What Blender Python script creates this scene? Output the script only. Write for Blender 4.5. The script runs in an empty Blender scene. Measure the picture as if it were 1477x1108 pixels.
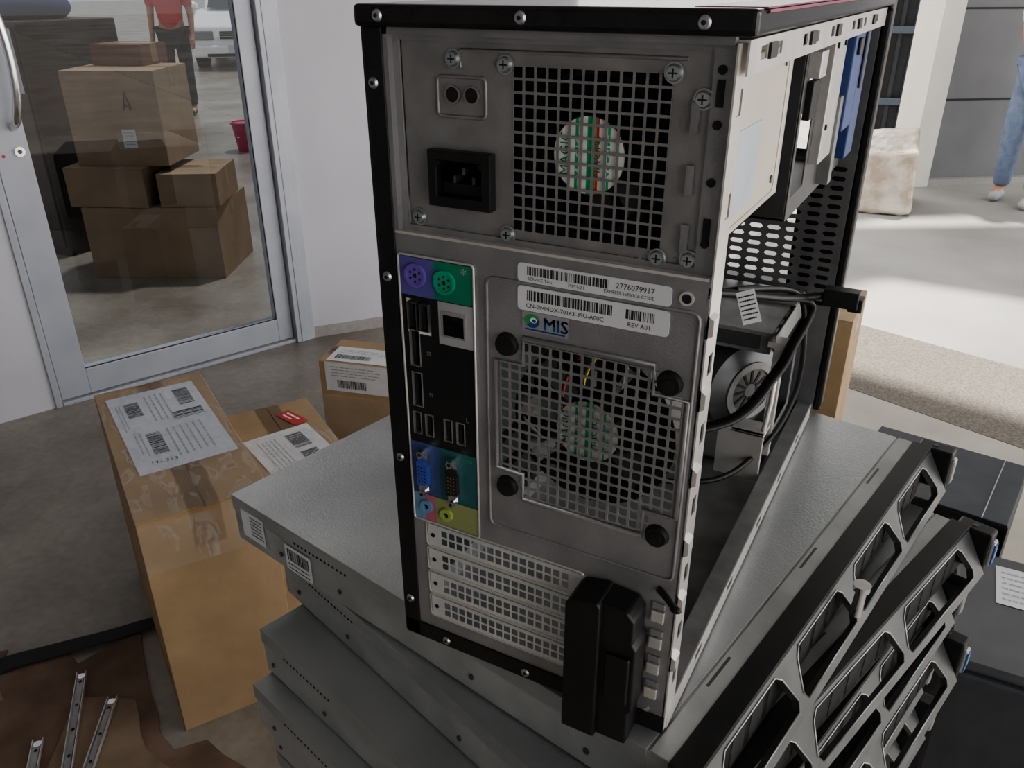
import bpy, bmesh, math, random
from mathutils import Matrix, Vector
random.seed(7)
pi=math.pi
COL=bpy.context.scene.collection
ZF=-1.07
try:
    bpy.context.scene.view_settings.look='AgX - Medium High Contrast';bpy.context.scene.view_settings.exposure=.45
except Exception: pass

# ---------------------------------------------------------------- materials
def M(name,col,rough=.5,metal=0.,col2=None,ns=40.,amt=1.,bump=0.,bs=200.,coat=0.,emit=0.,spec=None,stretch=None,ramp=(.35,.65)):
    m=bpy.data.materials.new(name);m.use_nodes=True
    nt=m.node_tree;N=nt.nodes;L=nt.links;b=N["Principled BSDF"]
    b.inputs["Base Color"].default_value=(*col,1);b.inputs["Roughness"].default_value=rough;b.inputs["Metallic"].default_value=metal
    if coat: b.inputs["Coat Weight"].default_value=coat
    if spec is not None: b.inputs["Specular IOR Level"].default_value=spec
    tc=N.new("ShaderNodeTexCoord");src=tc.outputs["Object"]
    if stretch:
        mp=N.new("ShaderNodeMapping");mp.inputs["Scale"].default_value=stretch;L.new(src,mp.inputs[0]);src=mp.outputs[0]
    n=N.new("ShaderNodeTexNoise");n.inputs["Scale"].default_value=ns;n.inputs["Detail"].default_value=5;L.new(src,n.inputs["Vector"])
    r=N.new("ShaderNodeValToRGB");r.color_ramp.elements[0].position=ramp[0];r.color_ramp.elements[1].position=ramp[1]
    c2=col2 if col2 else tuple(min(1,c*1.12+.004) for c in col)
    r.color_ramp.elements[0].color=(*col,1);r.color_ramp.elements[1].color=(*c2,1)
    L.new(n.outputs["Fac"],r.inputs[0]);L.new(r.outputs[0],b.inputs["Base Color"])
    if bump:
        n2=N.new("ShaderNodeTexNoise");n2.inputs["Scale"].default_value=bs;n2.inputs["Detail"].default_value=4;L.new(src,n2.inputs["Vector"])
        bp=N.new("ShaderNodeBump");bp.inputs["Strength"].default_value=bump;bp.inputs["Distance"].default_value=.002
        L.new(n2.outputs["Fac"],bp.inputs["Height"]);L.new(bp.outputs[0],b.inputs["Normal"])
    return m
def glassmat(name,tint,refl=.12,rough=.0,wr=0.):
    m=bpy.data.materials.new(name);m.use_nodes=True;nt=m.node_tree;N=nt.nodes;L=nt.links
    N.clear();o=N.new("ShaderNodeOutputMaterial");t=N.new("ShaderNodeBsdfTransparent");g=N.new("ShaderNodeBsdfGlossy");x=N.new("ShaderNodeMixShader")
    t.inputs[0].default_value=(*tint,1);g.inputs["Roughness"].default_value=rough
    f=N.new("ShaderNodeFresnel");f.inputs[0].default_value=1.45
    a=N.new("ShaderNodeMath");a.operation="MULTIPLY";a.inputs[1].default_value=refl*8;L.new(f.outputs[0],a.inputs[0]);a.use_clamp=True
    if wr:
        tc=N.new("ShaderNodeTexCoord");mp=N.new("ShaderNodeMapping");mp.inputs["Scale"].default_value=(1,3,1);L.new(tc.outputs["Object"],mp.inputs[0])
        n2=N.new("ShaderNodeTexNoise");n2.inputs["Scale"].default_value=wr;n2.inputs["Detail"].default_value=3;L.new(mp.outputs[0],n2.inputs[0])
        bp=N.new("ShaderNodeBump");bp.inputs["Strength"].default_value=1;bp.inputs["Distance"].default_value=.02;L.new(n2.outputs["Fac"],bp.inputs["Height"]);L.new(bp.outputs[0],g.inputs["Normal"])
    L.new(a.outputs[0],x.inputs[0]);L.new(t.outputs[0],x.inputs[1]);L.new(g.outputs[0],x.inputs[2]);L.new(x.outputs[0],o.inputs[0])
    return m
def wrapmat(name):
    m=bpy.data.materials.new(name);m.use_nodes=True;nt=m.node_tree;N=nt.nodes;L=nt.links
    N.clear();o=N.new("ShaderNodeOutputMaterial");t=N.new("ShaderNodeBsdfTransparent");d=N.new("ShaderNodeBsdfPrincipled");x=N.new("ShaderNodeMixShader")
    d.inputs["Base Color"].default_value=(.72,.72,.74,1);d.inputs["Roughness"].default_value=.2
    tc=N.new("ShaderNodeTexCoord");mp=N.new("ShaderNodeMapping");mp.inputs["Scale"].default_value=(1,2.6,1);mp.inputs["Rotation"].default_value=(0,0,.5);L.new(tc.outputs["Object"],mp.inputs[0])
    n=N.new("ShaderNodeTexNoise");n.inputs["Scale"].default_value=9;n.inputs["Detail"].default_value=3;n.inputs["Distortion"].default_value=1.5;L.new(mp.outputs[0],n.inputs[0])
    r=N.new("ShaderNodeValToRGB");e=r.color_ramp.elements;e[0].position=.52;e[0].color=(.07,.07,.07,1);e[1].position=.60;e[1].color=(.26,.26,.26,1);q=e.new(.68);q.color=(.07,.07,.07,1)
    L.new(n.outputs[0],r.inputs[0]);L.new(r.outputs[0],x.inputs[0]);L.new(t.outputs[0],x.inputs[1]);L.new(d.outputs[0],x.inputs[2]);L.new(x.outputs[0],o.inputs[0]);return m
galv=M("galvanised_steel",(.26,.258,.268),.40,.5,(.35,.347,.358),30,bump=.15,bs=900)
galv2=M("psu_steel",(.25,.245,.248),.42,.45,(.32,.315,.318),60,bump=.1,bs=900)
brightst=M("bright_steel",(.64,.62,.60),.32,.6,(.74,.72,.70),50)
slotst=M("slot_cover_steel",(.60,.61,.61),.28,.4,(.72,.73,.73),50)
litst=M("light_interior_steel",(.22,.225,.23),.38,.4,(.30,.305,.31),50)
srvtop=M("server_lid_steel",(.38,.40,.41),.34,.6,(.52,.54,.55),9,bump=.2,bs=600)
srvtop2=M("shaded_server_lid",(.30,.315,.315),.45,.4,(.40,.415,.415),9)  # lid steel darkened for the shade between stacked servers
srvside=M("server_side_steel",(.34,.355,.355),.42,.35,(.46,.475,.47),20)
blackp=M("black_plastic",(.008,.008,.009),.42,0,(.013,.013,.014),60)
blackm=M("black_painted_steel",(.008,.008,.010),.35,0,(.014,.013,.015),60,bump=.2,bs=1500)
gloss=M("gloss_black_cover",(.012,.011,.013),.16,0,(.018,.017,.019),60)
rubber=M("black_rubber",(.006,.006,.006),.6)
dark=M("dark_interior",(.012,.012,.013),.7)
darkg=M("dark_grey_metal",(.10,.10,.105),.45,.6)
chrome=M("chrome",(.75,.75,.76),.18,1.)
screwm=M("zinc_screw",(.42,.46,.48),.30,.9,(.52,.55,.57),200)
paper=M("white_paper",(.62,.63,.66),.6,0,(.68,.69,.72),30)
paperb=M("bluish_paper",(.54,.57,.65),.5,0,(.62,.65,.72),12)
ink=M("black_ink",(.02,.02,.025),.6)
purple=M("purple_print",(.10,.085,.30),.5)
purplep=M("purple_plastic",(.16,.10,.42),.4)
teal=M("green_print",(.01,.19,.11),.5)
tealp=M("green_plastic",(.02,.33,.19),.4)
bluepr=M("blue_print",(.045,.075,.21),.5)
bluep=M("blue_plastic",(.05,.09,.38),.4)
tealpr=M("teal_print",(.02,.10,.11),.5)
lime=M("lime_print",(.25,.28,.12),.5)
limep=M("lime_plastic",(.30,.40,.10),.4)
pink=M("pink_print",(.42,.12,.18),.5)
sky_b=M("light_blue_print",(.14,.27,.43),.5)
greyp=M("grey_print",(.34,.34,.36),.5)
gold=M("gold_pins",(.7,.5,.18),.3,1.)
bluer=M("blue_drive_rail",(.03,.06,.20),.45)
cream=M("psu_side_steel",(.58,.54,.47),.38,.4,(.66,.62,.55),10)
card=M("cardboard",(.33,.228,.13),.7,0,(.41,.29,.17),9,bump=.15,bs=80)
card2=M("cardboard_dull",(.30,.215,.14),.8,0,(.37,.27,.18),6,bump=.15,bs=80)
cardred=M("stained_cardboard",(.14,.09,.065),.85,0,(.24,.165,.12),7,bump=.2,bs=60)
tape=glassmat("clear_tape",(.97,.95,.91),.08,.14,40)
tapeb=M("brown_tape",(.28,.18,.10),.25,0,(.34,.22,.12),20)
red=M("red_print",(.50,.03,.03),.5)
white=M("white_print",(.8,.8,.8),.5)
bluesh=M("blue_sheet",(.05,.12,.42),.5)
alu=M("white_aluminium",(.42,.44,.50),.35,.1,(.48,.50,.56),6)
wallm=M("white_painted_wall",(.58,.58,.64),.6,0,(.63,.63,.69),2.5,bump=.05,bs=40)
bez=M("worn_grey_bezel",(.060,.063,.066),.36,.3,(.11,.114,.118),25)
silvert=M("silver_trim",(.38,.39,.395),.33,.7,(.46,.47,.475),30)
slabg=M("dark_blue_grey",(.03,.034,.042),.5,0,(.042,.047,.056),20)

# ---------------------------------------------------------------- mesh builder
class B:
    def __init__(s): s.v=[];s.f=[];s.m=[];s.mats=[];s.sm=[]
    def mi(s,m):
        if m not in s.mats: s.mats.append(m)
        return s.mats.index(m)
    def add(s,vs,fs,mat,T=None,smooth=False):
        o=len(s.v);k=s.mi(mat)
        for v in vs:
            v=Vector(v)
            if T is not None: v=T@v
            s.v.append(tuple(v))
        for f in fs: s.f.append([i+o for i in f]);s.m.append(k);s.sm.append(smooth)
    def box(s,x0,x1,y0,y1,z0,z1,mat,T=None):
        vs=[(x,y,z) for x in (x0,x1) for y in (y0,y1) for z in (z0,z1)]
        s.add(vs,[(0,1,3,2),(4,6,7,5),(0,4,5,1),(2,3,7,6),(0,2,6,4),(1,5,7,3)],mat,T)
    def cyl(s,c,r,h,ax,mat,n=20,r2=None,T=None,ph=0.):
        if r2 is None:r2=r
        vs=[]
        for k,(rr,hh) in enumerate(((r,0),(r2,h))):
            for i in range(n):
                a=2*pi*i/n+ph;p,q=rr*math.cos(a),rr*math.sin(a)
                d={'x':(hh,p,q),'y':(p,hh,q),'z':(p,q,hh)}[ax]
                vs.append((c[0]+d[0],c[1]+d[1],c[2]+d[2]))
        s.add(vs,[(i,(i+1)%n,n+(i+1)%n,n+i) for i in range(n)],mat,T,n>8)
        s.add(vs,[tuple(range(n)),tuple(range(n,2*n))],mat,T)
    def ring(s,c,ri,ro,h,ax,mat,n=24,T=None):
        vs=[]
        for rr,hh in ((ri,0),(ro,0),(ro,h),(ri,h)):
            for i in range(n):
                a=2*pi*i/n;p,q=rr*math.cos(a),rr*math.sin(a)
                d={'x':(hh,p,q),'y':(p,hh,q),'z':(p,q,hh)}[ax]
                vs.append((c[0]+d[0],c[1]+d[1],c[2]+d[2]))
        s.add(vs,[(k*n+i,k*n+(i+1)%n,((k+1)%4)*n+(i+1)%n,((k+1)%4)*n+i) for k in range(4) for i in range(n)],mat,T)
    def tube(s,pts,r,mat,n=8,closed=False,T=None,flat=1.):
        P=[Vector(p) for p in pts];m=len(P);vs=[]
        prev=None
        for i,p in enumerate(P):
            if closed: t=(P[(i+1)%m]-P[i-1])
            else: t=P[min(i+1,m-1)]-P[max(i-1,0)]
            t.normalize()
            if prev is None:
                a=t.cross(Vector((0,0,1)))
                if a.length<.1:a=t.cross(Vector((0,1,0)))
            else: a=prev-t*prev.dot(t)
            a.normalize();prev=a;b=t.cross(a)
            for k in range(n):
                th=2*pi*k/n;vs.append(tuple(p+a*(r*math.cos(th))+b*(r*flat*math.sin(th))))
        fs=[]
        for i in range(m if closed else m-1):
            for k in range(n):
                fs.append((i*n+k,i*n+(k+1)%n,((i+1)%m)*n+(k+1)%n,((i+1)%m)*n+k))
        s.add(vs,fs,mat,T,True)
        if not closed: s.add(vs,[tuple(range(n)),tuple(range((m-1)*n,m*n))],mat,T)
    def plate(s,x0,x1,z0,z1,y0,y1,mat,holes=(),T=None):
        xs=sorted({x0,x1}|{min(max(h[i],x0),x1) for h in holes for i in (0,1)});zs=sorted({z0,z1}|{min(max(h[i],z0),z1) for h in holes for i in (2,3)})
        nx,nz=len(xs)-1,len(zs)-1
        def void(i,j):
            if i<0 or j<0 or i>=nx or j>=nz:return True
            cx=(xs[i]+xs[i+1])/2;cz=(zs[j]+zs[j+1])/2
            return any(h[0]<cx<h[1] and h[2]<cz<h[3] for h in holes)
        vs=[];ids={}
        def V(i,j,k):
            if (i,j,k) not in ids: ids[(i,j,k)]=len(vs);vs.append((xs[i],(y0,y1)[k],zs[j]))
            return ids[(i,j,k)]
        fs=[]
        for i in range(nx):
            for j in range(nz):
                if void(i,j):continue
                for k in (0,1): fs.append((V(i,j,k),V(i+1,j,k),V(i+1,j+1,k),V(i,j+1,k)))
                if void(i-1,j):fs.append((V(i,j,0),V(i,j+1,0),V(i,j+1,1),V(i,j,1)))
                if void(i+1,j):fs.append((V(i+1,j,0),V(i+1,j+1,0),V(i+1,j+1,1),V(i+1,j,1)))
                if void(i,j-1):fs.append((V(i,j,0),V(i+1,j,0),V(i+1,j,1),V(i,j,1)))
                if void(i,j+1):fs.append((V(i,j+1,0),V(i+1,j+1,0),V(i+1,j+1,1),V(i,j+1,1)))
        s.add(vs,fs,mat,T)
    def perf(s,cells,px,pz,hx,hz,y0,y1,mat,T=None,ch=.10):
        for cx,cz in cells:
            O=[(cx-px/2,cz-pz/2),(cx+px/2,cz-pz/2),(cx+px/2,cz+pz/2),(cx-px/2,cz+pz/2)]
            a=hx/2;b=hz/2;c=min(a,b)*ch*2
            I=[(cx-a+c,cz-b),(cx+a-c,cz-b),(cx+a,cz-b+c),(cx+a,cz+b-c),(cx+a-c,cz+b),(cx-a+c,cz+b),(cx-a,cz+b-c),(cx-a,cz-b+c)]
            vs=[(x,y0,z) for x,z in O]+[(x,y0,z) for x,z in I]+[(x,y1,z) for x,z in I]
            fs=[(0,1,5,4),(1,6,5),(1,2,7,6),(2,8,7),(2,3,9,8),(3,10,9),(3,0,11,10),(0,4,11)]
            fs+=[(4+i,4+(i+1)%8,12+(i+1)%8,12+i) for i in range(8)]
            s.add(vs,fs,mat,T)
    def prism(s,poly,y0,y1,mat,T=None,pl='xz'):
        n=len(poly)
        if pl=='xz': vs=[(a,y0,b) for a,b in poly]+[(a,y1,b) for a,b in poly]
        elif pl=='xy': vs=[(a,b,y0) for a,b in poly]+[(a,b,y1) for a,b in poly]
        else: vs=[(y0,a,b) for a,b in poly]+[(y1,a,b) for a,b in poly]
        s.add(vs,[tuple(range(n)),tuple(range(n,2*n))]+[(i,(i+1)%n,n+(i+1)%n,n+i) for i in range(n)],mat,T)
    def text(s,body,size,T,mat,align='LEFT',sx=1.):
        c=bpy.data.curves.new("t","FONT");c.body=body;c.size=size;c.align_x=align;c.resolution_u=2
        o=bpy.data.objects.new("t",c);COL.objects.link(o);bpy.context.view_layer.update()
        me=bpy.data.meshes.new_from_object(o.evaluated_get(bpy.context.evaluated_depsgraph_get()))
        s.add([(v.co.x*sx,v.co.y,v.co.z) for v in me.vertices],[tuple(p.vertices) for p in me.polygons],mat,T)
        bpy.data.objects.remove(o);bpy.data.meshes.remove(me);bpy.data.curves.remove(c)
    def rect(s,x0,x1,y0,y1,mat,T=None,z=0.):
        s.add([(x0,y0,z),(x1,y0,z),(x1,y1,z),(x0,y1,z)],[(0,1,2,3)],mat,T)
    def bars(s,x0,x1,y0,y1,mat,T=None,z=0.,u=.0006):
        x=x0
        while x<x1:
            w=u*random.choice((1,1,2,3));s.rect(x,min(x+w,x1),y0,y1,mat,T,z);x+=w+u*random.choice((1,1,2))
    def lines(s,x0,x1,y0,y1,n,mat,T=None,z=0.):
        h=(y1-y0)/n
        for i in range(n):
            x=x0
            while x<x1-.2*(x1-x0)*random.random():
                w=(x1-x0)*random.uniform(.04,.16);s.rect(x,min(x+w,x1),y0+i*h+h*.3,y0+i*h+h*.6,mat,T,z);x+=w+(x1-x0)*.02
    def ell(s,c,r,mat,T=None,n=16,k=10):
        vs=[];fs=[]
        for j in range(k+1):
            ph=pi*j/k
            for i in range(n):
                a=2*pi*i/n;vs.append((c[0]+r[0]*math.sin(ph)*math.cos(a),c[1]+r[1]*math.sin(ph)*math.sin(a),c[2]+r[2]*math.cos(ph)))
        for j in range(k):
            for i in range(n): fs.append((j*n+i,j*n+(i+1)%n,(j+1)*n+(i+1)%n,(j+1)*n+i))
        s.add(vs,fs,mat,T,True)
    def obj(s,name,parent=None,bevel=0.,loc=None,rot=None,seg=2,recalc=True,**pr):
        me=bpy.data.meshes.new(name);me.from_pydata(s.v,[],s.f)
        for m in s.mats: me.materials.append(m)
        me.polygons.foreach_set("material_index",s.m);me.polygons.foreach_set("use_smooth",s.sm)
        if recalc:
            b=bmesh.new();b.from_mesh(me);bmesh.ops.recalc_face_normals(b,faces=b.faces[:]);b.to_mesh(me);b.free()
        me.update()
        o=bpy.data.objects.new(name,me);COL.objects.link(o)
        if parent is not None:o.parent=parent
        if loc:o.location=loc
        if rot:o.rotation_euler=rot
        if bevel:
            md=o.modifiers.new("bevel","BEVEL");md.width=bevel;md.segments=seg;md.limit_method='ANGLE';md.angle_limit=.6
        for k,v in pr.items():o[k]=v
        return o
def root(name,label,cat,loc=(0,0,0),rz=0.,rot=None,**pr):
    o=bpy.data.objects.new(name,None);o.empty_display_size=.05;COL.objects.link(o);o.location=loc
    o.rotation_euler=rot if rot else (0,0,rz);o["label"]=label;o["category"]=cat
    for k,v in pr.items():o[k]=v
    return o
def clone(o,parent=None,loc=None,rz=None):
    c=o.copy();COL.objects.link(c)
    if parent is not None:c.parent=parent
    if loc is not None:c.location=loc
    if rz is not None:c.rotation_euler=(0,0,rz)
    return c
def TR(x,y,z): return Matrix.Translation((x,y,z))
RX=Matrix.Rotation(pi/2,4,'X')
RZ=Matrix.Rotation(pi/2,4,'Z')
def RF(x,z,y=0.): return TR(x,y,z)@RX     # text on a rear (-y) face

# ================================================================= TOWER
W,H,D=.175,.36,.42
tw=root("computer_tower","open black and grey computer tower, rear ports showing, on servers","computer")
b=B()
b.box(-.001,.1775,-.009,.425,.3538,.3632,gloss)
tc_=b.obj("top_cover",tw,.0022,seg=3)
b=B();b.box(.150,.1772,.004,.424,.3629,.3635,M("magenta_reflection",(.26,.07,.11),.25));b.box(.1776,.1781,.004,.424,.3615,.3626,M("magenta_reflection_edge",(.30,.05,.11),.3));b.obj("painted_reflection",tc_)  # reddish reflection along the cover edge, painted as thin strips
b=B()
b.box(-.001,.0002,-.004,.425,.0005,.3538,blackm)
b.box(.0002,.0105,-.0045,-.003,.0005,.3538,blackm)
b.obj("side_cover",tw,.0004,label="black painted side panel folded round the rear edge")
b=B()
b.plate(-.001,.177,.0005,.362,.4255,.447,blackm,[(.030,.128,.120,.345)])
b.box(.1705,.178,.4215,.4256,.006,.352,blackp)
b.obj("front_bezel",tw,.002)
# --- rear panel
b=B()
p=.0055
cols=17;rows=16;gx=.0695;gz=.1285
gxe=gx+cols*p;gze=gz+rows*p
slotz=[.0825,.0648,.0471,.0294]
holes=[(.012,.0555,.092,.250),(gx,gxe,gz,gze)]+[(.0205,.1185,z-.0074,z+.0074) for z in slotz]
b.plate(.010,.1685,.004,.2605,-.0035,-.0025,galv,holes)
b.box(.010,.1685,-.0035,.006,.2605,.2618,brightst)
b.plate(.010,.1685,.2618,.3538,.0005,.0015,galv,[(.0165,.1605,.2645,.3485)])
b.box(.0105,.013,-.0035,.0005,.2618,.3538,galv)
b.box(.0105,.1685,-.0035,.0005,.3508,.3538,galv)
rp=b.obj("rear_panel",tw)
def rr(x0,x1,z0,z1,r=.004,n=4):
    pts=[]
    for cx,cz,a0 in ((x1-r,z1-r,0),(x0+r,z1-r,pi/2),(x0+r,z0+r,pi),(x1-r,z0+r,1.5*pi)):
        for i in range(n+1):
            a=a0+pi/2*i/n;pts.append((cx+r*math.cos(a),cz+r*math.sin(a)))
    return pts
b=B();b.tube([(x,-.0037,z) for x,z in rr(.0625,.1665,.104,.2462)],.0009,galv,6,True);b.obj("embossed_rib",rp)
k=.0022
oc=[(gx-k,gz+3*p),(gx-k,gze-2.2*p),(gx+2.4*p,gze-2.2*p),(gx+2.4*p,gze+k),(gxe-2.6*p,gze+k),(gxe-2.6*p,gze-2.2*p),(gxe+k,gze-2.2*p),(gxe+k,gz+2.4*p),(gxe-2.6*p,gz+2.4*p),(gxe-2.6*p,gz-k),(gx+2.4*p,gz-k),(gx+2.4*p,gz+2.4*p),(gx-k,gz+2.4*p)]
b=B();b.tube([(x,-.0040,z) for x,z in oc],.0013,galv,6,True);b.obj("grille_surround",rp)
for z in slotz:
    b=B();b.tube([(x,-.0036,zz) for x,zz in rr(.0192,.119,z-.0084,z+.0084,.002,2)],.0006,brightst,6,True);b.obj("slot_rib",rp)
b=B()
cells=[];blank=[]
for i in range(cols):
    for j in range(rows):
        c=(gx+p*(i+.5),gz+p*(j+.5))
        ci=min(i,cols-1-i);cj=min(j,rows-1-j)
        if (ci<2 and cj<2): blank.append(c)
        else: cells.append(c)
b.perf(cells,p,p,.0042,.0042,-.0040,-.0036,galv,ch=.12)
for c in blank:b.box(c[0]-p/2,c[0]+p/2,-.0036,-.003,c[1]-p/2,c[1]+p/2,galv)
b.obj("fan_grille",tw)
b=B();b.cyl((0,-.0065,0),.0052,.003,'y',rubber,24,.0062);b.cyl((0,-.0072,0),.0028,.001,'y',rubber,16)
pl=b.obj("rubber_plug",tw,loc=(.0735,0,.2135))
for x,z in ((.156,.2115),(.0735,.132),(.1565,.129)): clone(pl,tw,(x,0,z))
def fanmat(nm,g,w,rd):
    m=bpy.data.materials.new(nm);m.use_nodes=True;nt=m.node_tree;N=nt.nodes;L=nt.links;bb=N["Principled BSDF"]
    tc=N.new("ShaderNodeTexCoord");sp=N.new("ShaderNodeSeparateXYZ");L.new(tc.outputs["Object"],sp.inputs[0])
    r=N.new("ShaderNodeValToRGB");ma=N.new("ShaderNodeMapRange");ma.inputs[1].default_value=-.016;ma.inputs[2].default_value=.016
    L.new(sp.outputs[0],ma.inputs[0]);L.new(ma.outputs[0],r.inputs[0]);r.color_ramp.interpolation='CONSTANT'
    e=r.color_ramp.elements
    e[0].position=0;e[0].color=w;e[1].position=.30;e[1].color=g
    for q,c in ((.34,w),(.47,g),(.60,rd),(.64,w),(.76,g),(.80,w),(.88,rd),(.92,w)):
        x=e.new(q);x.color=c
    L.new(r.outputs[0],bb.inputs["Base Color"]);bb.inputs["Roughness"].default_value=.5;return m
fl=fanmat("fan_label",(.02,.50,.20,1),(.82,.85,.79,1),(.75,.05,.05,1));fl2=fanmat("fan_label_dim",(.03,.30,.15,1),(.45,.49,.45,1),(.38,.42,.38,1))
def fan(x,z,R,y,nm,mt,tm,par):
    b=B();b.ring((0,.006,0),R*.95,R*1.02,.02,'y',blackp,32);
    for i in range(9):
        a=2*pi*i/9;T=Matrix.Rotation(-a,4,'Y')
        b.add([(.015,0.008,-.004),(R*.92,0.008,-.010),(R*.92,.022,.012),(.015,.018,.006)],[(0,1,2,3)],blackp,T)
    fo=b.obj(nm,par,loc=(x,y,z),recalc=False)
    h=B();h.cyl((0,.0005,0),.0170,.016,'y',blackp,32);h.cyl((0,.0001,0),.0163,.0004,'y',mt,32)
    for i in range(4):
        h.text("MAGIC",.0062,TR(-.0090+i*.0072,-.0001,-.0105+abs(i-1.5)*.001)@Matrix.Rotation(-pi/2,4,'Y')@RX,tm[i%2],sx=.95)
    h.obj("fan_hub",fo if par is tw else par,loc=None if par is tw else (x,y,z),recalc=False,label="round green, white and red fan sticker")
b=B()
hc=[(.0735+p*(i+.5),.2685+p*(j+.5)) for i in range(13) for j in range(13)]
b.plate(.0165,.1605,.2645,.3485,.0022,.0030,galv2,[(.0735,.0735+13*p,.2685,.2685+13*p),(.032,.0645,.2775,.302)])
b.perf(hc,p,p,.0044,.0044,.0020,.0026,galv2,ch=.05)
b.box(.0165,.1605,.150,.151,.2645,.3485,galv2)
b.box(.0165,.0172,.003,.150,.2645,.3485,galv2);b.box(.1598,.1605,.003,.150,.2645,.3485,cream)
b.box(.0165,.1605,.003,.150,.3478,.3485,galv2);b.box(.0165,.1605,.003,.150,.2645,.2652,galv2)
b.box(.1605,.1608,.050,.092,.273,.312,M("pale_blue_sticker",(.42,.47,.52),.5))
b.tube([(.1606,y,z) for y,z in rr(.020,.140,.268,.343,.005,3)],.0008,cream,6,True)
for y,z in ((.028,.335),(.132,.335),(.132,.276)): b.cyl((.1604,y,z),.0022,.0008,'x',darkg,12)
b.tube([(.048,.0018,.338),(.048,.0018,.3452),(.15,.0018,.3452)],.0008,galv2,6)
b.box(.018,.07,.03,.14,.268,.34,dark)
psu=b.obj("power_supply",tw)
fan(.1095,.305,.034,.0035,"power_supply_fan",fl,(teal,white),psu)
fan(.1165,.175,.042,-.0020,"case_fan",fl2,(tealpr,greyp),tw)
b=B()
b.plate(.0315,.0650,.2765,.3025,-.0035,.002,blackp,[(.0362,.0603,.2815,.2980)])
b.box(.0362,.0603,.012,.013,.2815,.298,dark)
b.prism([(.0362,.2815),(.0603,.2815),(.0603,.2870),(.0362,.2870)],.002,.012,dark)
for x,z in ((.0430,.289),(.0535,.289),(.0482,.293)): b.box(x-.0009,x+.0009,.001,.012,z-.0018,z+.0018,darkg)
b.prism([(.0362,.2980),(.0395,.2980),(.0362,.2945)],-.0035,.005,blackp);b.prism([(.0603,.2980),(.0570,.2980),(.0603,.2945)],-.0035,.005,blackp)
b.obj("power_inlet",psu,.0006)
b=B();b.tube([(x,.0018,z) for x,z in rr(.0355,.0605,.317,.334,.002,3)],.0008,galv2,6,True)
for x in (.0435,.0535): b.cyl((x,.0012,.3265),.0033,.0008,'y',dark,20);b.ring((x,.0008,.3265),.0033,.0040,.0008,'y',galv2,20)
b.obj("indicator_window",psu)
b=B();b.cyl((0,-.0020,0),.0027,.0020,'y',screwm,20,.0036);b.cyl((0,-.0003,0),.0041,.0005,'y',screwm,20)
b.box(-.0018,.0018,-.0022,-.0019,-.0003,.0003,dark);b.box(-.0003,.0003,-.0022,-.0019,-.0018,.0018,dark)
sc=b.obj("screw",tw,loc=(.0445,.0015,.3415),label="zinc plated cross-head screw")
for x,z in ((.0705,.3400),(.1450,.3400),(.1575,.331),(.0225,.2688),(.0715,.2665),(.1440,.2660),(.1575,.2670)): clone(sc,tw,(x,.0015,z))
b=B();b.cyl((0,-.001,0),.0020,.001,'y',screwm,16,.0027);b.cyl((0,-.0013,0),.0009,.0005,'y',dark,12)
rv=b.obj("rivet",tw,loc=(.0125,-.009,.3585))
for x,y,z in ((.083,-.009,.3587),(.158,-.009,.3584),(.0045,-.0045,.3300),(.0045,-.0045,.2370),(.0045,-.0045,.1300),(.0045,-.0045,.0280),(.030,-.0045,.0045),(.085,-.0045,.0045)): clone(rv,tw,(x,y,z))
b=B();b.box(.0002,.170,-.0045,-.003,.0003,.0115,blackm);b.obj("bottom_lip",tw)
# --- I/O plate
io=B()
io.plate(.012,.0555,.092,.250,-.0040,-.0032,blackp,[(.0145,.0295,.2085,.2275),(.0365,.0505,.2105,.2245),(.0160,.0225,.190,.2105),(.0160,.0225,.166,.1865),(.0152,.0205,.149,.1625),(.0230,.0283,.149,.1625),(.0350,.0403,.149,.1625),(.0428,.0481,.149,.1625)])
def zone(x0,x1,z0,z1,m): io.box(x0,x1,-.0043,-.0040,z0,z1,m)
zone(.0125,.0330,.2295,.2495,purple);zone(.0330,.0550,.2295,.2495,teal)
io.plate(.0345,.055,.206,.2290,-.0043,-.0040,greyp,[(.0365,.0505,.2105,.2245)])
zone(.0125,.0310,.1105,.1435,bluepr);zone(.0310,.0550,.1105,.1435,tealpr)
zone(.0125,.0200,.0925,.1100,sky_b);zone(.0200,.0270,.0925,.1100,pink);zone(.0270,.0550,.0925,.1100,lime)
for t,x,z,sz in (("*",.0485,.2425,.008),("SS",.0265,.198,.003),("SS",.0265,.174,.003),("Y",.0515,.2145,.005),("IOIOI",.0455,.139,.0028),("^",.050,.099,.005),("L",.049,.164,.004)):
    io.text(t,sz,RF(x,z,-.0045),tealp if z<.2 and t=="IOIOI" else greyp)
iop=io.obj("port_plate",tw)
b=B();b.tube([(x,-.0042,z) for x,z in rr(.0118,.0556,.0915,.2505,.0015,2)],.0007,brightst,6,True);b.obj("port_plate_rim",iop)
def ps2(x,z,m,nm):
    b=B();b.ring((x,-.0058,z),.0048,.0062,.002,'y',m,28);b.cyl((x,-.0052,z),.0048,.0005,'y',m,28)
    for i in range(6):
        a=pi*(i+.5)/3;b.cyl((x+.0031*math.cos(a),-.0055,z+.0031*math.sin(a)),.0006,.0003,'y',dark,8)
    b.box(x-.0008,x+.0008,-.0055,-.0052,z-.001,z+.001,dark);b.obj(nm,iop,label="round six-pin keyboard or mouse socket")
ps2(.0222,.2405,purplep,"keyboard_port");ps2(.0392,.2395,tealp,"mouse_port")
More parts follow.
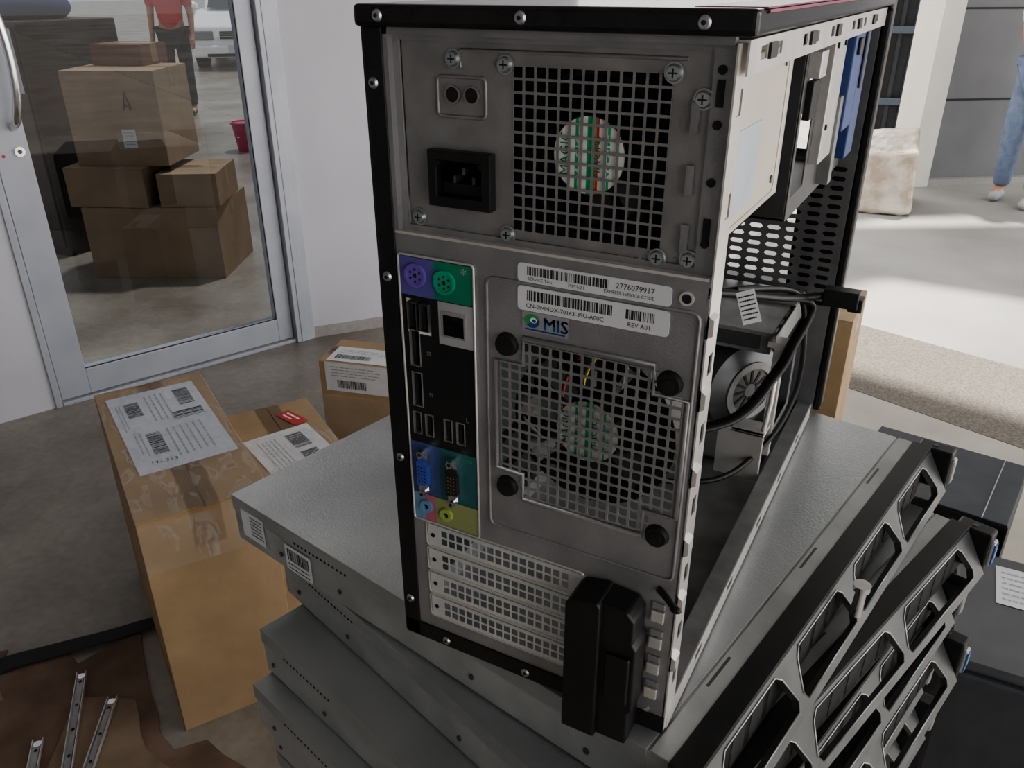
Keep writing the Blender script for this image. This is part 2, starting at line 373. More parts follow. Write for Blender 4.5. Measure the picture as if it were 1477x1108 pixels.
def usbp(x0,x1,z0,z1,nm="usb_port",tongue=None,sh=chrome):
    b=B();b.plate(x0,x1,z0,z1,-.0046,.008,sh,[(x0+.0004,x1-.0004,z0+.0004,z1-.0004)])
    b.box(x0+.0004,x1-.0004,.008,.009,z0,z1,dark);b.box(x0+.0010,x0+.0028,-.003,.008,z0+.001,z1-.001,tongue or blackp);b.obj(nm,iop)
for x in (.0156,.0229): usbp(x,x+.0055,.2105,.2255,tongue=dark,sh=darkg)
for x in (.0152,.0230,.0350,.0428): usbp(x,x+.0053,.149,.1625,sh=silvert)
for z in (.190,.166): usbp(.0160,.0225,z,z+.0205,"display_port",blackp,silvert)
b=B();b.plate(.0365,.0505,.2105,.2245,-.0048,.010,chrome,[(.0375,.0495,.2115,.2225)])
b.box(.0375,.0495,.006,.007,.2115,.2225,dark);b.box(.0405,.0465,-.0045,.004,.2205,.2225,blackp)
b.obj("network_port",iop)
def dsub(x,z,m,nm,n):
    b=B();b.prism([(x-.0040,z-.0130),(x+.0025,z-.0115),(x+.0025,z+.0115),(x-.0040,z+.0130)],-.0072,-.004,chrome)
    b.prism([(x-.0034,z-.0078),(x+.0036,z-.0062),(x+.0036,z+.0062),(x-.0034,z+.0078)],-.0098,-.007,m)
    for i in range(n):
        for q in range(3): b.cyl((x-.0018+q*.0018,-.0101,z-.0045+i*.009/(n-1)),.00045,.0004,'y',gold if m is dark else dark,6)
    for s_ in (-1,1):
        b.cyl((x-.0005,-.0105,z+s_*.0128),.0022,.007,'y',chrome,6);b.cyl((x-.0005,-.0107,z+s_*.0128),.0011,.0003,'y',dark,10)
    b.obj(nm,iop)
dsub(.0225,.1265,bluep,"monitor_port",5);dsub(.0415,.1255,dark,"serial_port",5)
for x,z,m in ((.0213,.1025,sky_b),(.0345,.1008,limep)):
    b=B();b.ring((x,-.0062,z),.0018,.0040,.0022,'y',m,24);b.cyl((x,-.0046,z),.0018,.0003,'y',dark,16);b.obj("audio_jack",iop,label="round coloured audio socket")
b=B()
b.plate(-.049,.052,-.0073,.0073,-.0042,-.0036,slotst,[(-.0405,.0415,-.0055,.0055)])
b.perf([(-.0405+.005125*(i+.5),-.0055+.0055*(j+.5)) for i in range(16) for j in range(2)],.005125,.0055,.0040,.0043,-.0042,-.0040,slotst,ch=.03)
b.cyl((-.0455,-.0046,0),.0014,.0006,'y',dark,12)
se=b.obj("slot_cover",tw,loc=(.0695,0,slotz[0]))
for z in slotz[1:]: clone(se,tw,(.0695,0,z))
b=B();o_=.0045
b.prism([(.1135+o_,.0005),(.1330+o_,.0005),(.1330+o_,.0905),(.1310+o_,.0930),(.1165+o_,.0905),(.1135+o_,.0870)],-.025,-.0037,blackp)
b.prism([(.1260+o_,.0007),(.1500+o_,.0007),(.1500+o_,.0230),(.1520+o_,.026),(.1520+o_,.068),(.1500+o_,.0715),(.1500+o_,.0860),(.1460+o_,.0905),(.1260+o_,.0925)],-.0215,-.0037,blackp)
b.box(.136+o_,.1495+o_,-.0235,-.019,.030,.062,blackp)
b.obj("slot_latch",tw,.0012,label="black plastic clamp holding the slot covers",seg=3)
b=B()
for z in slotz:
    b.box(.1575,.1645,-.0055,-.0035,z-.006,z+.001,brightst);b.box(.1575,.1645,-.0048,-.0035,z+.002,z+.006,galv)
b.obj("slot_tab",tw,.0005)
b=B();b.tube([(.160,-.004,.0975),(.166,-.008,.0965),(.171,-.012,.0955)],.0018,blackp,8);b.ell((.172,-.0125,.0953),(.003,.002,.002),blackp);b.obj("release_tab",tw)
def panel_label(x0,x1,z0,z1,fn,nm):
    b=B();b.prism(rr(x0,x1,z0,z1,.0018,3),-.0041,-.0036,paper);fn(b);b.obj(nm,tw,label="white barcode sticker")
def l1(b):
    b.bars(.0845,.1245,.0,.0042,ink,RF(0,.2505,-.0042),u=.00035)
    b.text("SERVICE TAG",.0021,RF(.085,.2482,-.0042),ink);b.text("390YGZ1",.0021,RF(.105,.2482,-.0042),ink)
    b.text("2776079917",.0036,RF(.128,.2515,-.0042),ink);b.text("EXPRESS SERVICE CODE",.0022,RF(.1225,.2487,-.0042),ink)
panel_label(.0795,.1535,.2470,.2560,l1,"service_tag_label")
def l2(b):
    b.bars(.0845,.1270,.0,.0050,ink,RF(0,.2382,-.0042),u=.00035)
    b.text("CN-094NDX-70163-39U-A00C",.0030,RF(.0840,.2347,-.0042),ink)
    b.bars(.1335,.1470,.0,.0045,ink,RF(0,.2382,-.0042),u=.0004);b.text("REV A01",.0030,RF(.1345,.2347,-.0042),ink)
panel_label(.0795,.1535,.2330,.2450,l2,"part_number_label")
b=B();bl=M("logo_blue",(.015,.06,.20),.5);gr=M("logo_green",(.04,.30,.09),.5)
b.rect(.0820,.1060,.0,.0100,M("pale_sticker_film",(.36,.37,.39),.35,.3),RF(0,.2227,-.0040))
for q in (0,.00018,-.00018): b.text("MIS",.0088,RF(.0930+q,.2250,-.0043),bl)
def disc(cx,cz,rx,rz,a0,a1,m,y):
    n=14;vs=[(cx,y,cz)]+[(cx+rx*math.cos(a0+(a1-a0)*i/n),y,cz+rz*math.sin(a0+(a1-a0)*i/n)) for i in range(n+1)]
    b.add(vs,[(0,i+1,i+2) for i in range(n)],m)
disc(.0873,.2283,.0040,.0034,pi*.15,pi*1.2,gr,-.0043);disc(.0873,.2283,.0040,.0034,pi*1.25,pi*2.1,bl,-.0043);disc(.0882,.2288,.0018,.0014,0,2*pi,white,-.0045);disc(.0885,.2286,.0010,.0009,0,2*pi,bl,-.0046)
b.rect(.0836,.1045,.0,.0008,bl,RF(0,.2235,-.0042));b.obj("logo_sticker",tw,recalc=False,label="pale sticker with blue letters and green emblem")
# --- right flange
b=B()
fh=[(.003,.009,z,z+.010) for z in (.030,.062,.100,.140,.180,.215,.285,.325)]
Tx=TR(.1695,0,0)@RZ
b.plate(-.0035,.0125,.002,.3515,-.0008,.0,brightst,fh,T=Tx)
for z in (.275,.300,.322,.342): b.cyl((.1640,-.0002,z),.0018,.0006,'y',dark,14)
for z in (.045,.085,.12,.16,.2,.235):
    b.prism([(.1695,z),(.1725,z+.002),(.1725,z+.009),(.1695,z+.011)],-.0035,.004,brightst)
for z in (.276,.300,.324):
    b.box(.1535,.1565,-.0002,.0012,z-.006,z+.006,galv)
b.cyl((.1600,-.0042,.2520),.0022,.0010,'y',dark,16);b.ring((.1600,-.0044,.2520),.0022,.0032,.0012,'y',brightst,16)
b.cyl((.1595,-.0042,.0130),.0014,.0010,'y',chrome,12)
for z in (.2805,.3335): b.box(.1625,.1655,-.0001,.0016,z-.005,z+.005,dark)
b.obj("rear_flange",tw)
b=B()
b.plate(.0,.42,.3400,.3525,-.0008,.0,brightst,[(y,y+.010,.3445,.3495) for y in (.018,.045,.10,.13,.175,.25,.30,.36)],T=TR(.1725,0,0)@RZ)
b.box(.160,.1725,.0015,.42,.3515,.3525,brightst)
for y in (.03,.115,.19,.27,.34):
    b.box(.1722,.1745,y,y+.012,.344,.350,blackp)
b.obj("top_rail",tw)
b=B()
b.box(.0005,.168,.0,.42,.0006,.0022,litst)
b.plate(.0,.42,.0006,.0150,-.0008,.0,brightst,[(y,y+.014,.006,.011) for y in (.05,.12,.20,.27,.34)],T=TR(.170,0,0)@RZ)
b.box(.158,.170,.0,.42,.0142,.0150,litst)
b.obj("base_rail",tw)
b=B()
wallst=M("perforated_wall_steel",(.13,.13,.135),.45,.4,(.18,.18,.185),40)
b.plate(.0005,.172,.002,.352,.408,.4088,wallst,[(.060,.1685,.110,.235),(.03,.160,.245,.340)])
def slotcells():
    for j in range(16):
        z=.110+.0078125*(j+.5)
        for i in range(7):
            yield (.060+.0155*(i+.5),z)
b.perf(list(slotcells()),.0155,.0078125,.0115,.0040,.4075,.4085,wallst,ch=.45)
b.box(.0005,.0020,.001,.41,.002,.352,litst)
b.obj("inner_wall",tw)
b=B()
b.plate(.20,.40,.236,.345,-.001,.0,darkg,[(.205,.245,.250,.300),(.255,.285,.300,.335),(.330,.375,.250,.320),(.215,.245,.31,.335)],T=TR(.158,0,0)@RZ)
b.box(.03,.158,.20,.202,.236,.345,darkg);b.box(.03,.158,.20,.40,.236,.238,darkg)
b.box(.1585,.165,.255,.300,.262,.345,brightst);b.box(.1585,.166,.205,.225,.320,.335,brightst)
b.box(.1585,.163,.208,.228,.296,.318,rubber);b.box(.1585,.167,.300,.312,.240,.300,litst)
for q in ((.262,.335),(.262,.285),(.29,.335)): b.cyl((.165,q[0],q[1]),.002,.001,'x',dark,10)
dc=b.obj("drive_cage",tw,.0006)
b=B();b.box(.1590,.169,.312,.348,.275,.348,bluer);b.box(.1590,.169,.350,.385,.250,.346,bluer);b.box(.1690,.171,.355,.362,.30,.34,slabg)
b.box(.1690,.1712,.322,.336,.325,.336,blackp);b.obj("drive_release_lever",dc,.0015,label="blue plastic lever on the drive cage")
gsh=M("grey_shroud",(.09,.092,.098),.32,.3,(.14,.143,.15),30)
b=B()
b.plate(.285,.40,.006,.125,-.001,.0,litst,[(.300,.39,.020,.105)],T=TR(.150,0,0)@RZ)
b.box(.07,.150,.36,.40,.124,.126,litst);b.box(.07,.150,.285,.40,.006,.008,litst)
b.box(.150,.158,.285,.291,.02,.115,brightst);b.box(.145,.160,.285,.30,.115,.120,brightst)
b.box(.120,.156,.262,.266,.008,.050,brightst);b.box(.130,.1565,.262,.285,.048,.050,brightst)
b.tube([(.154,.27,.05),(.156,.272,.075),(.155,.282,.098)],.0022,brightst,6)
hd=b.obj("drive_bracket",tw,.0006)
b=B()
Tb=TR(.108,.325,.064)@Matrix.Rotation(math.radians(-34),4,'Z')
b.cyl((0,0,0),.040,.022,'x',gsh,40,.038,T=Tb);b.cyl((.022,0,0),.038,.007,'x',gsh,40,.026,T=Tb);b.ring((.029,0,0),.020,.026,.002,'x',litst,40,T=Tb)
for i in range(12):
    a=2*pi*i/12;R_=Tb@Matrix.Rotation(a,4,'X');b.box(.0285,.0296,.006,.018,-.0012,.0012,dark,R_)
b.obj("blower_fan",tw,recalc=False,label="round grey cooling blower")
b=B();b.box(.06,.146,.292,.398,.106,.124,litst);b.box(.07,.138,.2915,.2922,.109,.121,darkg)
for i in range(5): b.box(.1460,.1475,.30+i*.02,.312+i*.02,.108,.122,brightst)
b.obj("hard_drive",hd,.0006)
b=B()
b.box(.0025,.0045,.02,.27,.02,.258,M("circuit_board_green",(.008,.018,.014),.5))
for i in range(10): b.box(.0045,.045,.12+i*.006,.1222+i*.006,.150,.225,darkg)
for z in (.03,.055,.08): b.box(.0045,.012,.06,.15,z,z+.007,blackp)
for y in (.20,.212,.224,.236): b.box(.0045,.035,y,y+.004,.10,.23,M("memory_green",(.012,.03,.02),.5))
b.obj("mainboard",tw)
def smooth(pts,n=8):
    P=[Vector(q) for q in pts];o=[]
    for i in range(len(P)-1):
        p0=P[max(i-1,0)];p1=P[i];p2=P[i+1];p3=P[min(i+2,len(P)-1)]
        for k in range(n):
            t=k/n;o.append(.5*((2*p1)+(-p0+p2)*t+(2*p0-5*p1+4*p2-p3)*t*t+(-p0+3*p1-3*p2+p3)*t**3))
    o.append(P[-1]);return o
b=B()
b.tube(smooth([(.09,.20,.17),(.132,.25,.172),(.150,.28,.160),(.165,.29,.158),(.182,.30,.160)]),.0030,blackp,8)
b.tube(smooth([(.12,.18,.19),(.150,.24,.172),(.169,.30,.150),(.163,.285,.120),(.156,.27,.100),(.138,.22,.080),(.08,.18,.070)]),.0050,blackp,8,flat=.55)
b.tube(smooth([(.13,.22,.18),(.160,.29,.160),(.169,.30,.12),(.168,.305,.07),(.156,.28,.035),(.130,.23,.020),(.07,.2,.02)]),.0024,blackp,8)
b.box(.178,.203,.292,.305,.153,.166,blackp);b.box(.196,.206,.296,.309,.150,.160,blackp)
pc=b.obj("power_cable",tw,.001,label="black drive cable with plug hanging out of the case")
wr_=M("red_wire",(.4,.02,.02),.5);wy=M("yellow_wire",(.5,.4,.03),.5);ww=M("white_wire",(.5,.5,.5),.5)
for i,m_ in enumerate((wr_,wy,rubber,ww,rubber,wr_)):
    b=B();b.tube(smooth([(.09+.01*i,.03,.125+.01*i),(.08+.012*i,.05,.17+.006*i),(.10+.008*i,.06,.21),(.10,.09,.25)]),.0010,m_,6)
    b.obj("fan_wire",tw,label="thin coloured wire")
TG=Matrix.Rotation(math.radians(20),4,'Z')@Matrix.Rotation(math.radians(-18),4,'Y')@Matrix.Rotation(math.radians(-20),4,'X')@RX
b=B();T=TR(.1490,.195,.168)@TG
b.rect(-.006,.006,.0,.022,paper,T);b.lines(-.005,.005,.002,.020,6,ink,T,.0003);b.obj("cable_tag",pc,recalc=False,label="white paper tag on the cable")

# ================================================================= SERVERS
SW,SH=.435,.0425
gtab=M("grey_tab",(.22,.23,.24),.5);ghan=M("grey_handle",(.30,.31,.32),.35,.5)
def server(loc,ang,label,depth,bezel=True,lab=True,knob=False,n=4,top=None,hand=True,stick=True,group="stacked rack servers"):
    r=root("rack_server",label,"server",loc,ang,group=group)
    top=top or srvtop2
    b=B()
    b.box(-depth,0,0,SW,0,SH-.0008,srvside)
    b.box(-depth-.0008,-.022,-.0008,SW+.0008,SH-.014,SH,top)
    b.box(-.020,.0,0,SW,SH-.004,SH+.0005,srvside)
    for y in (.06,.2,.34): b.box(-.018,-.016,y,y+.03,SH,SH+.0006,darkg)
    b.box(-.105,-.085,.300,.330,SH-.0002,SH+.0006,gtab)
    b.tube([(-.17,.21,SH+.0002),(-.13,.21,SH+.0002),(-.13,.245,SH+.0002),(-.17,.245,SH+.0002)],.0006,darkg,5)
    for x in (-.35,-.28,-.15,-.06): b.cyl((x,-.0013,.012),.002,.001,'y',darkg,10)
    for i in range(14): b.cyl((-.33+i*.0045,-.0010,.032),.0012,.0005,'y',dark,8)
    b.obj("server_case",r,.0006)
    if bezel:
        b=B()
        b.box(-.008,.008,-.002,SW+.002,.002,SH+.0010,blackp)
        for i in range(16): b.box(.0075,.0085,.02+i*.025,.038+i*.025,.006,SH-.006,dark)
        b.obj("front_frame",r,.0012)
        for y0 in (SW+.001,-.017):
            b=B();b.box(-.004,.026,y0,y0+.016,.004,SH-.0008,blackp);b.box(.010,.029,y0+.003,y0+.013,.010,SH-.008,silvert);b.cyl((.010,y0+.008,SH-.001),.0025,.0008,'z',darkg,12);b.obj("mounting_ear",r,.002)
        T=TR(.007,0,SH-.001)@Matrix.Rotation(math.radians(60),4,'Y')
        b=B();hw=.042
        th=.005;e_=.012;cw=(SW-2*e_)/n
        b.box(0,hw,0,e_,-th,0,bez,T);b.box(0,hw,SW-e_,SW,-th,0,bez,T)
        for i in range(n):
            y0=e_+i*cw;y1=y0+cw
            O=[(0,y0),(hw,y0),(hw,y1),(0,y1)]
            I=[(.005,y0+.018),(.010,y0+.012),(hw-.012,y0+.004),(hw-.006,y0+.008),(hw-.006,y1-.008),(hw-.012,y1-.004),(.010,y1-.012),(.005,y1-.018)]
            vs=[(x,y,z_) for z_ in (0,-th) for x,y in O+I]
            fs=[]
            for o_ in (0,12):
                fs+=[(o_,o_+5,o_+6),(o_,o_+4,o_+5),(o_,o_+6,o_+1),(o_+1,o_+6,o_+7),(o_+1,o_+7,o_+8,o_+2),(o_+2,o_+8,o_+9),(o_+2,o_+9,o_+10,o_+3),(o_+3,o_+10,o_+11),(o_+3,o_+11,o_+4,o_)]
            fs+=[(4+j,4+(j+1)%8,16+(j+1)%8,16+j) for j in range(8)]+[(1,2,14,13),(3,0,12,15)]
            b.add(vs,fs,bez,T)
            b.tube([(x,y,.0002) for x,y in I],.0006,silvert,6,True,T)
        b.tube([(hw-.001,0,-th/2),(hw-.001,SW,-th/2)],.0024,silvert,8,False,T)
        bz=b.obj("bezel",r,label="worn grey front bezel with thin silver-edged openings",recalc=False)
        if stick:
            b=B();b.box(.029,.0296,SW+.005,SW+.012,.012,SH-.010,bluesh);b.box(.0296,.0300,SW+.006,SW+.011,.018,SH-.014,sky_b);b.obj("sticker",r,label="small blue sticker")
        if hand:
            b=B();yk=SW*.32
            b.tube([(.010,yk,.030),(.032,yk+.002,.026),(.036,yk+.020,.024),(.032,yk+.038,.026),(.010,yk+.040,.030)],.0030,ghan,8);b.obj("pull_handle",r,label="small grey pull handle")
        if knob:
            b=B();b.cyl((.024,.205,SH-.022),.004,.022,'z',chrome,16);b.cyl((.024,.205,SH),.0060,.004,'z',chrome,16);b.obj("release_knob",bz,label="small chrome knob")
    if lab:
        b=B();T=TR(-depth+.010,-.0010,.008)@RX
        b.rect(0,.030,0,.026,paper,T);b.lines(.012,.028,.004,.024,6,ink,T,.0002);b.obj("white_label",r,recalc=False)
        b=B();T=TR(-depth+.066,-.0010,.002)@RX;b.rect(0,.032,0,.024,paper,T);b.bars(.003,.029,.010,.021,ink,T,.0002,u=.0005);b.lines(.003,.029,.001,.009,2,ink,T,.0002);b.obj("barcode_label",r,recalc=False)
    return r
th=math.atan2(.982,.188)-pi/2
server((.187,-.020,-SH-.0018),th,"thin galvanised rack server directly under the computer tower",depth=.410,knob=True,top=srvtop,hand=False,stick=False)
server((.180,-.050,-2*SH-.0035),math.radians(-17.5),"galvanised rack server turned out below the top one",depth=.372,lab=False,n=3,top=srvtop,hand=False)
z=-3*SH-.0052
offs=[(.186,-.075,-15,.362),(.198,-.095,-15,.374),(.186,-.075,-14,.362),(.190,-.082,-15,.366),(.188,-.08,-14,.362),(.188,-.08,-15,.364),(.188,-.08,-14,.362),(.188,-.08,-15,.364)]
for i,(x,y,a,dp) in enumerate(offs):
    server((x,y,z),math.radians(a),"galvanised rack server within the tall stack",depth=dp,lab=False,bezel=i<5,n=3,hand=i==1,stick=i==1);z-=SH+.0017
zlow=z+SH+.0017
b=B();b.box(-.16,.24,-.04,.38,ZF,zlow-.001,card2)
b.box(-.16,.24,.16,.20,zlow-.0009,zlow-.0005,tapeb)
sr=root("cardboard_box","brown cardboard box carrying the stack of servers","box");b.obj("carton",sr,.004)

# ================================================================= CARTONS
def carton(name,loc,ang,w,d,h,label,mat=card,extra=None,tapem=tape,grp=None):
    r=root(name,label,"box",loc,ang)
    if grp:r["group"]=grp
    b=B()
    b.box(0,w,0,d,0,h-.003,mat)
    b.box(0,w,0,d/2-.0012,h-.003,h,mat);b.box(0,w,d/2+.0012,d,h-.003,h,mat)
    b.obj("carton",r,.003)
    b=B();b.rect(0,w,d/2-.03,d/2+.03,tapem,TR(0,0,h+.0005));b.rect(d/2-.03,d/2+.03,h-.09,h,tapem,TR(w+.0006,0,0)@RZ@RX)
    b.obj("packing_tape",r,recalc=False)
    if extra:extra(r,w,d,h)
    return r
wrap=wrapmat("plastic_wrap")
a1=math.atan2(.435-.752,-.956+1.495)
def ex1(r,w,d,h):
    b=B();T=TR(.05,.02,h+.0012)@Matrix.Rotation(.04,4,'Z')
    b.rect(0,.40,0,.20,paperb,T);b.bars(.03,.12,.145,.18,ink,T,.0003,u=.0016);b.bars(.15,.19,.12,.185,ink,T,.0003,u=.002)
    b.lines(.03,.19,.075,.125,4,greyp,T,.0003);b.bars(.05,.13,.03,.062,ink,T,.0003,u=.0016);b.lines(.05,.2,.01,.025,2,greyp,T,.0003)
    b.bars(.225,.33,.045,.075,ink,T,.0003,u=.0016);b.lines(.21,.33,.02,.04,2,greyp,T,.0003);b.lines(.22,.36,.085,.17,6,greyp,T,.0003)
    b.text("M2.373",.018,T@TR(.365,.03,.0004)@Matrix.Rotation(1.45,4,'Z'),ink)
    b.obj("shipping_label",r,recalc=False,label="white printed shipping label under clear wrap")
    b=B();b.rect(.02,w,0,d,wrap,TR(0,0,h+.0025));b.rect(0,w,h-.10,h-.01,wrap,TR(0,-.0012,0)@RX);b.rect(0,d,h-.12,h-.01,wrap,TR(w+.0012,0,0)@RZ@RX);b.obj("clear_wrap",r,recalc=False)
carton("cardboard_box",(-.956-.625*math.cos(a1),.435-.625*math.sin(a1),ZF),a1,.62,.25,.537,"tall brown cardboard carton with a shipping label under clear tape",extra=ex1)
def ex2(r,w,d,h):
    b=B();T=TR(.155,-.0,h+.0014)@Matrix.Rotation(.12,4,'Z')
    b.rect(0,.22,.01,.17,paper,T);b.bars(.03,.10,.10,.14,ink,T,.0003,u=.0012);b.bars(.12,.19,.10,.14,ink,T,.0003,u=.0012);b.lines(.03,.19,.03,.08,5,greyp,T,.0003)
    b.obj("shipping_label",r,recalc=False,label="white printed shipping label")
    b=B();T=TR(.062,.115,h+.0030)@Matrix.Rotation(.35,4,'Z');b.rect(0,.080,0,.036,red,T);b.rect(.012,.060,.022,.027,white,T,.0005);b.rect(.012,.046,.010,.014,white,T,.0005);b.obj("red_sticker",r,recalc=False)
    b=B();b.rect(.16,w,0,d,wrap,TR(0,0,h+.0034));b.obj("clear_wrap",r,recalc=False)
a2=math.atan2(-.127,.208)
carton("cardboard_box",(-1.235,.905,ZF),a2,.42,.21,.47,"brown cardboard carton with a white label and red sticker",extra=ex2)
def ex3(r,w,d,h):
    b=B();T=TR(.02,.01,h+.0014);b.rect(0,.25,0,.11,paper,T);b.bars(.02,.14,.02,.05,ink,T,.0003,u=.0012);b.lines(.02,.2,.06,.09,3,greyp,T,.0003)
    T=TR(.02,-.0014,h-.10)@RX;b.rect(0,.25,0,.10,paper,T);b.lines(.02,.2,.05,.09,4,greyp,T,.0003);b.bars(.04,.14,.012,.04,ink,T,.0003,u=.0012)
    b.obj("shipping_label",r,recalc=False);b=B();b.rect(0,w,.10,.24,wrap,TR(0,-.002,0)@RX);b.obj("clear_wrap",r,recalc=False)
carton("cardboard_box",(-1.43,1.47,ZF),math.radians(14),.48,.18,.354,"small brown cardboard carton with white label and clear tape",extra=ex3)
carton("cardboard_box",(-1.30,1.27,ZF),math.radians(-20),.30,.14,.16,"low flat brown cardboard carton between taller ones")
carton("cardboard_box",(-.365,1.90,ZF),0,.44,.28,.62,"tall brown cardboard carton standing behind the computer tower",mat=card)

r=root("desktop_computer","smooth dark grey desktop computer case with white paper sheet on top","computer",(.40,.93,ZF),.02)
b=B();b.box(0,.5,0,.35,0,.40,slabg);b.box(.002,.498,.002,.348,.402,.42,M("dark_grey_panel",(.045,.048,.054),.35,0,(.06,.063,.07),12))
b.obj("case",r,.008)
b=B();T=TR(.07,.19,.4212);b.rect(0,.16,0,.12,paper,T);b.lines(.01,.15,.01,.11,6,greyp,T,.0003);b.obj("white_paper",r,recalc=False)
r=root("desktop_computer","flat black desktop computer case lying beyond the servers","computer",(.16,1.37,ZF),-.15)
b=B();b.box(0,.32,0,.28,0,.46,blackm);b.box(.002,.318,.002,.278,.46,.464,slabg);b.obj("case",r,.006)
b=B();b.box(.27,.272,0,.28,.4645,.4655,silvert);b.obj("trim_strip",r)

def sheet(pts,label,mat,z=ZF+.003,t=.004):
    r=root("cardboard_sheet",label,"cardboard",(pts[0][0],pts[0][1],z));x0,y0=pts[0]
    q=[]
    for i in range(len(pts)):
        a=Vector(pts[i]);c=Vector(pts[(i+1)%len(pts)]);n=max(1,int((c-a).length/.05));d=(c-a).normalized();nn=Vector((-d.y,d.x))
        for k_ in range(n):
            v=a.lerp(c,k_/n)+(nn*random.uniform(-.004,.004) if k_ else Vector((0,0)));q.append((v.x-x0,v.y-y0))
    b=B();b.prism(q,0,t,mat,None,'xy');b.obj("sheet",r)
wornc=M("worn_cardboard",(.22,.155,.11),.85,0,(.32,.235,.17),8)
sheet([(-1.66,.00),(-1.60,.14),(-1.44,.12),(-1.38,.30),(-1.46,.33),(-1.40,.47),(-1.33,.45),(-1.30,.60),(-1.20,.53),(-1.0,.405),(-.94,.39),(-.90,.44),(-.72,.42),(-.60,.45),(-.30,.38),(-.28,-.1),(-.9,-.2)],"flattened dark brown stained cardboard on the floor",cardred)
sheet([(-1.24,.38),(-1.12,.44),(-.99,.36),(-.88,.35),(-.84,.16),(-1.0,.10),(-1.10,.20)],"torn piece of brown cardboard lying on a flattened sheet",wornc,ZF+.0075)
sheet([(-.80,.39),(-.62,.40),(-.46,.30),(-.60,.12),(-.78,.16)],"torn piece of brown cardboard beside the tall carton",wornc,ZF+.0075)
sheet([(-1.62,.30),(-1.52,.40),(-1.49,.36),(-1.56,.25)],"small torn scrap of brown cardboard on concrete",cardred,ZF+.002,.003)
r=root("floor_strip","black rubber strip lying across the concrete floor","strip",(-1.60,.15,ZF+.0120))
b=B();b.prism([(.04,.13),(.12,.25),(.24,.40),(.31,.50),(.34,.48),(.28,.38),(.16,.22),(.08,.11)],0,.0015,rubber,None,'xy');b.obj("strip",r)
def rail(loc,ang,L):
    r=root("slide_rail","zinc plated steel server slide rail lying on cardboard","rail",loc,ang,group="loose slide rails")
    b=B();w=.021;b.box(0,L,-w/2,w/2,0,.002,brightst);b.box(0,L,-w/2,-w/2+.002,0,.010,brightst);b.box(0,L,w/2-.002,w/2,0,.010,brightst)
    b.box(.02,L,-.006,.006,.002,.006,galv)
    for x in (.03,.10,.17,.24): b.cyl((x,0,.006),.0035,.001,'z',dark,12)
    b.obj("outer_rail",r,.0008);b=B();b.cyl((.012,0,.002),.008,.004,'z',chrome,16);b.obj("rail_stud",r)
rail((-1.285,.43,ZF+.014),math.radians(-42),.30);rail((-1.160,.415,ZF+.014),math.radians(-52),.30);rail((-1.20,.265,ZF+.014),math.radians(-42),.24)

# ================================================================= SETTING
def floormat():
    m=bpy.data.materials.new("concrete_floor");m.use_nodes=True;nt=m.node_tree;N=nt.nodes;L=nt.links;b_=N["Principled BSDF"];b_.inputs["Roughness"].default_value=.34
    tc=N.new("ShaderNodeTexCoord")
    n1=N.new("ShaderNodeTexNoise");n1.inputs["Scale"].default_value=1.7;n1.inputs["Detail"].default_value=8;n1.inputs["Roughness"].default_value=.65;L.new(tc.outputs["Object"],n1.inputs[0])
    r=N.new("ShaderNodeValToRGB");e=r.color_ramp.elements;e[0].position=.36;e[0].color=(.19,.165,.14,1);e[1].position=.60;e[1].color=(.31,.28,.245,1);x=e.new(.8);x.color=(.41,.38,.34,1)
    L.new(n1.outputs[0],r.inputs[0])
    n2=N.new("ShaderNodeTexNoise");n2.inputs["Scale"].default_value=40;n2.inputs["Detail"].default_value=6;L.new(tc.outputs["Object"],n2.inputs[0])
    mx=N.new("ShaderNodeMix");mx.data_type='RGBA';mx.blend_type='MULTIPLY';mx.inputs[0].default_value=.5;L.new(r.outputs[0],mx.inputs[6]);L.new(n2.outputs[0],mx.inputs[7]);
    mx2=N.new("ShaderNodeMix");mx2.data_type='RGBA';mx2.blend_type='ADD';mx2.inputs[0].default_value=.25;L.new(mx.outputs[2],mx2.inputs[6]);L.new(r.outputs[0],mx2.inputs[7])
    L.new(mx2.outputs[2],b_.inputs["Base Color"])
    bp=N.new("ShaderNodeBump");bp.inputs["Strength"].default_value=.12;L.new(n2.outputs[0],bp.inputs["Height"]);L.new(bp.outputs[0],b_.inputs["Normal"]);return m
fm=floormat()
b=B();b.box(-60,40,-8,90,ZF-.2,ZF,fm);b.obj("floor",kind="structure",label="stained grey concrete ground",category="floor")
gm=M("gravel",(.10,.088,.073),.9,0,(.17,.152,.128),130,bump=.5,bs=160,ramp=(.38,.62))
pav=M("pale_pavement",(.20,.193,.183),.7,0,(.33,.318,.30),.9,bump=.1,bs=50)
b=B();b.prism([(-.8,3.78),(4,2.34),(30,-5),(30,80),(-1.4,80)],ZF+.0005,ZF+.004,pav,None,'xy');b.obj("floor_pavement",kind="structure",label="pale sunlit concrete driveway",category="pavement")
b=B();b.prism([(-.8,3.78),(4,2.34),(4,1.45),(-.8,3.12)],ZF+.0005,ZF+.0045,gm,None,'xy');b.obj("gravel_strip",kind="stuff",label="dark strip of rough gravel across the pale driveway",category="gravel")
b=B();b.prism([(-.5,3.02),(4,1.44),(4,-3),(1.2,-3)],ZF+.0005,ZF+.003,M("pale_apron",(.28,.26,.23),.6,0,(.42,.39,.345),2),None,'xy');b.obj("floor_apron",kind="structure",label="pale concrete apron",category="pavement")
P0=(-2.52,1.383,ZF);A=math.radians(68.6)
def wallobj(name,build,bev=0.):
    b=B();build(b);o=b.obj(name,None,bev,loc=P0,rot=(0,0,A),kind="structure",category="wall" if name.startswith("wall") else "trim");o["label"]="white painted wall beside the glass door" if name.startswith("wall") else "white aluminium door frame";return o
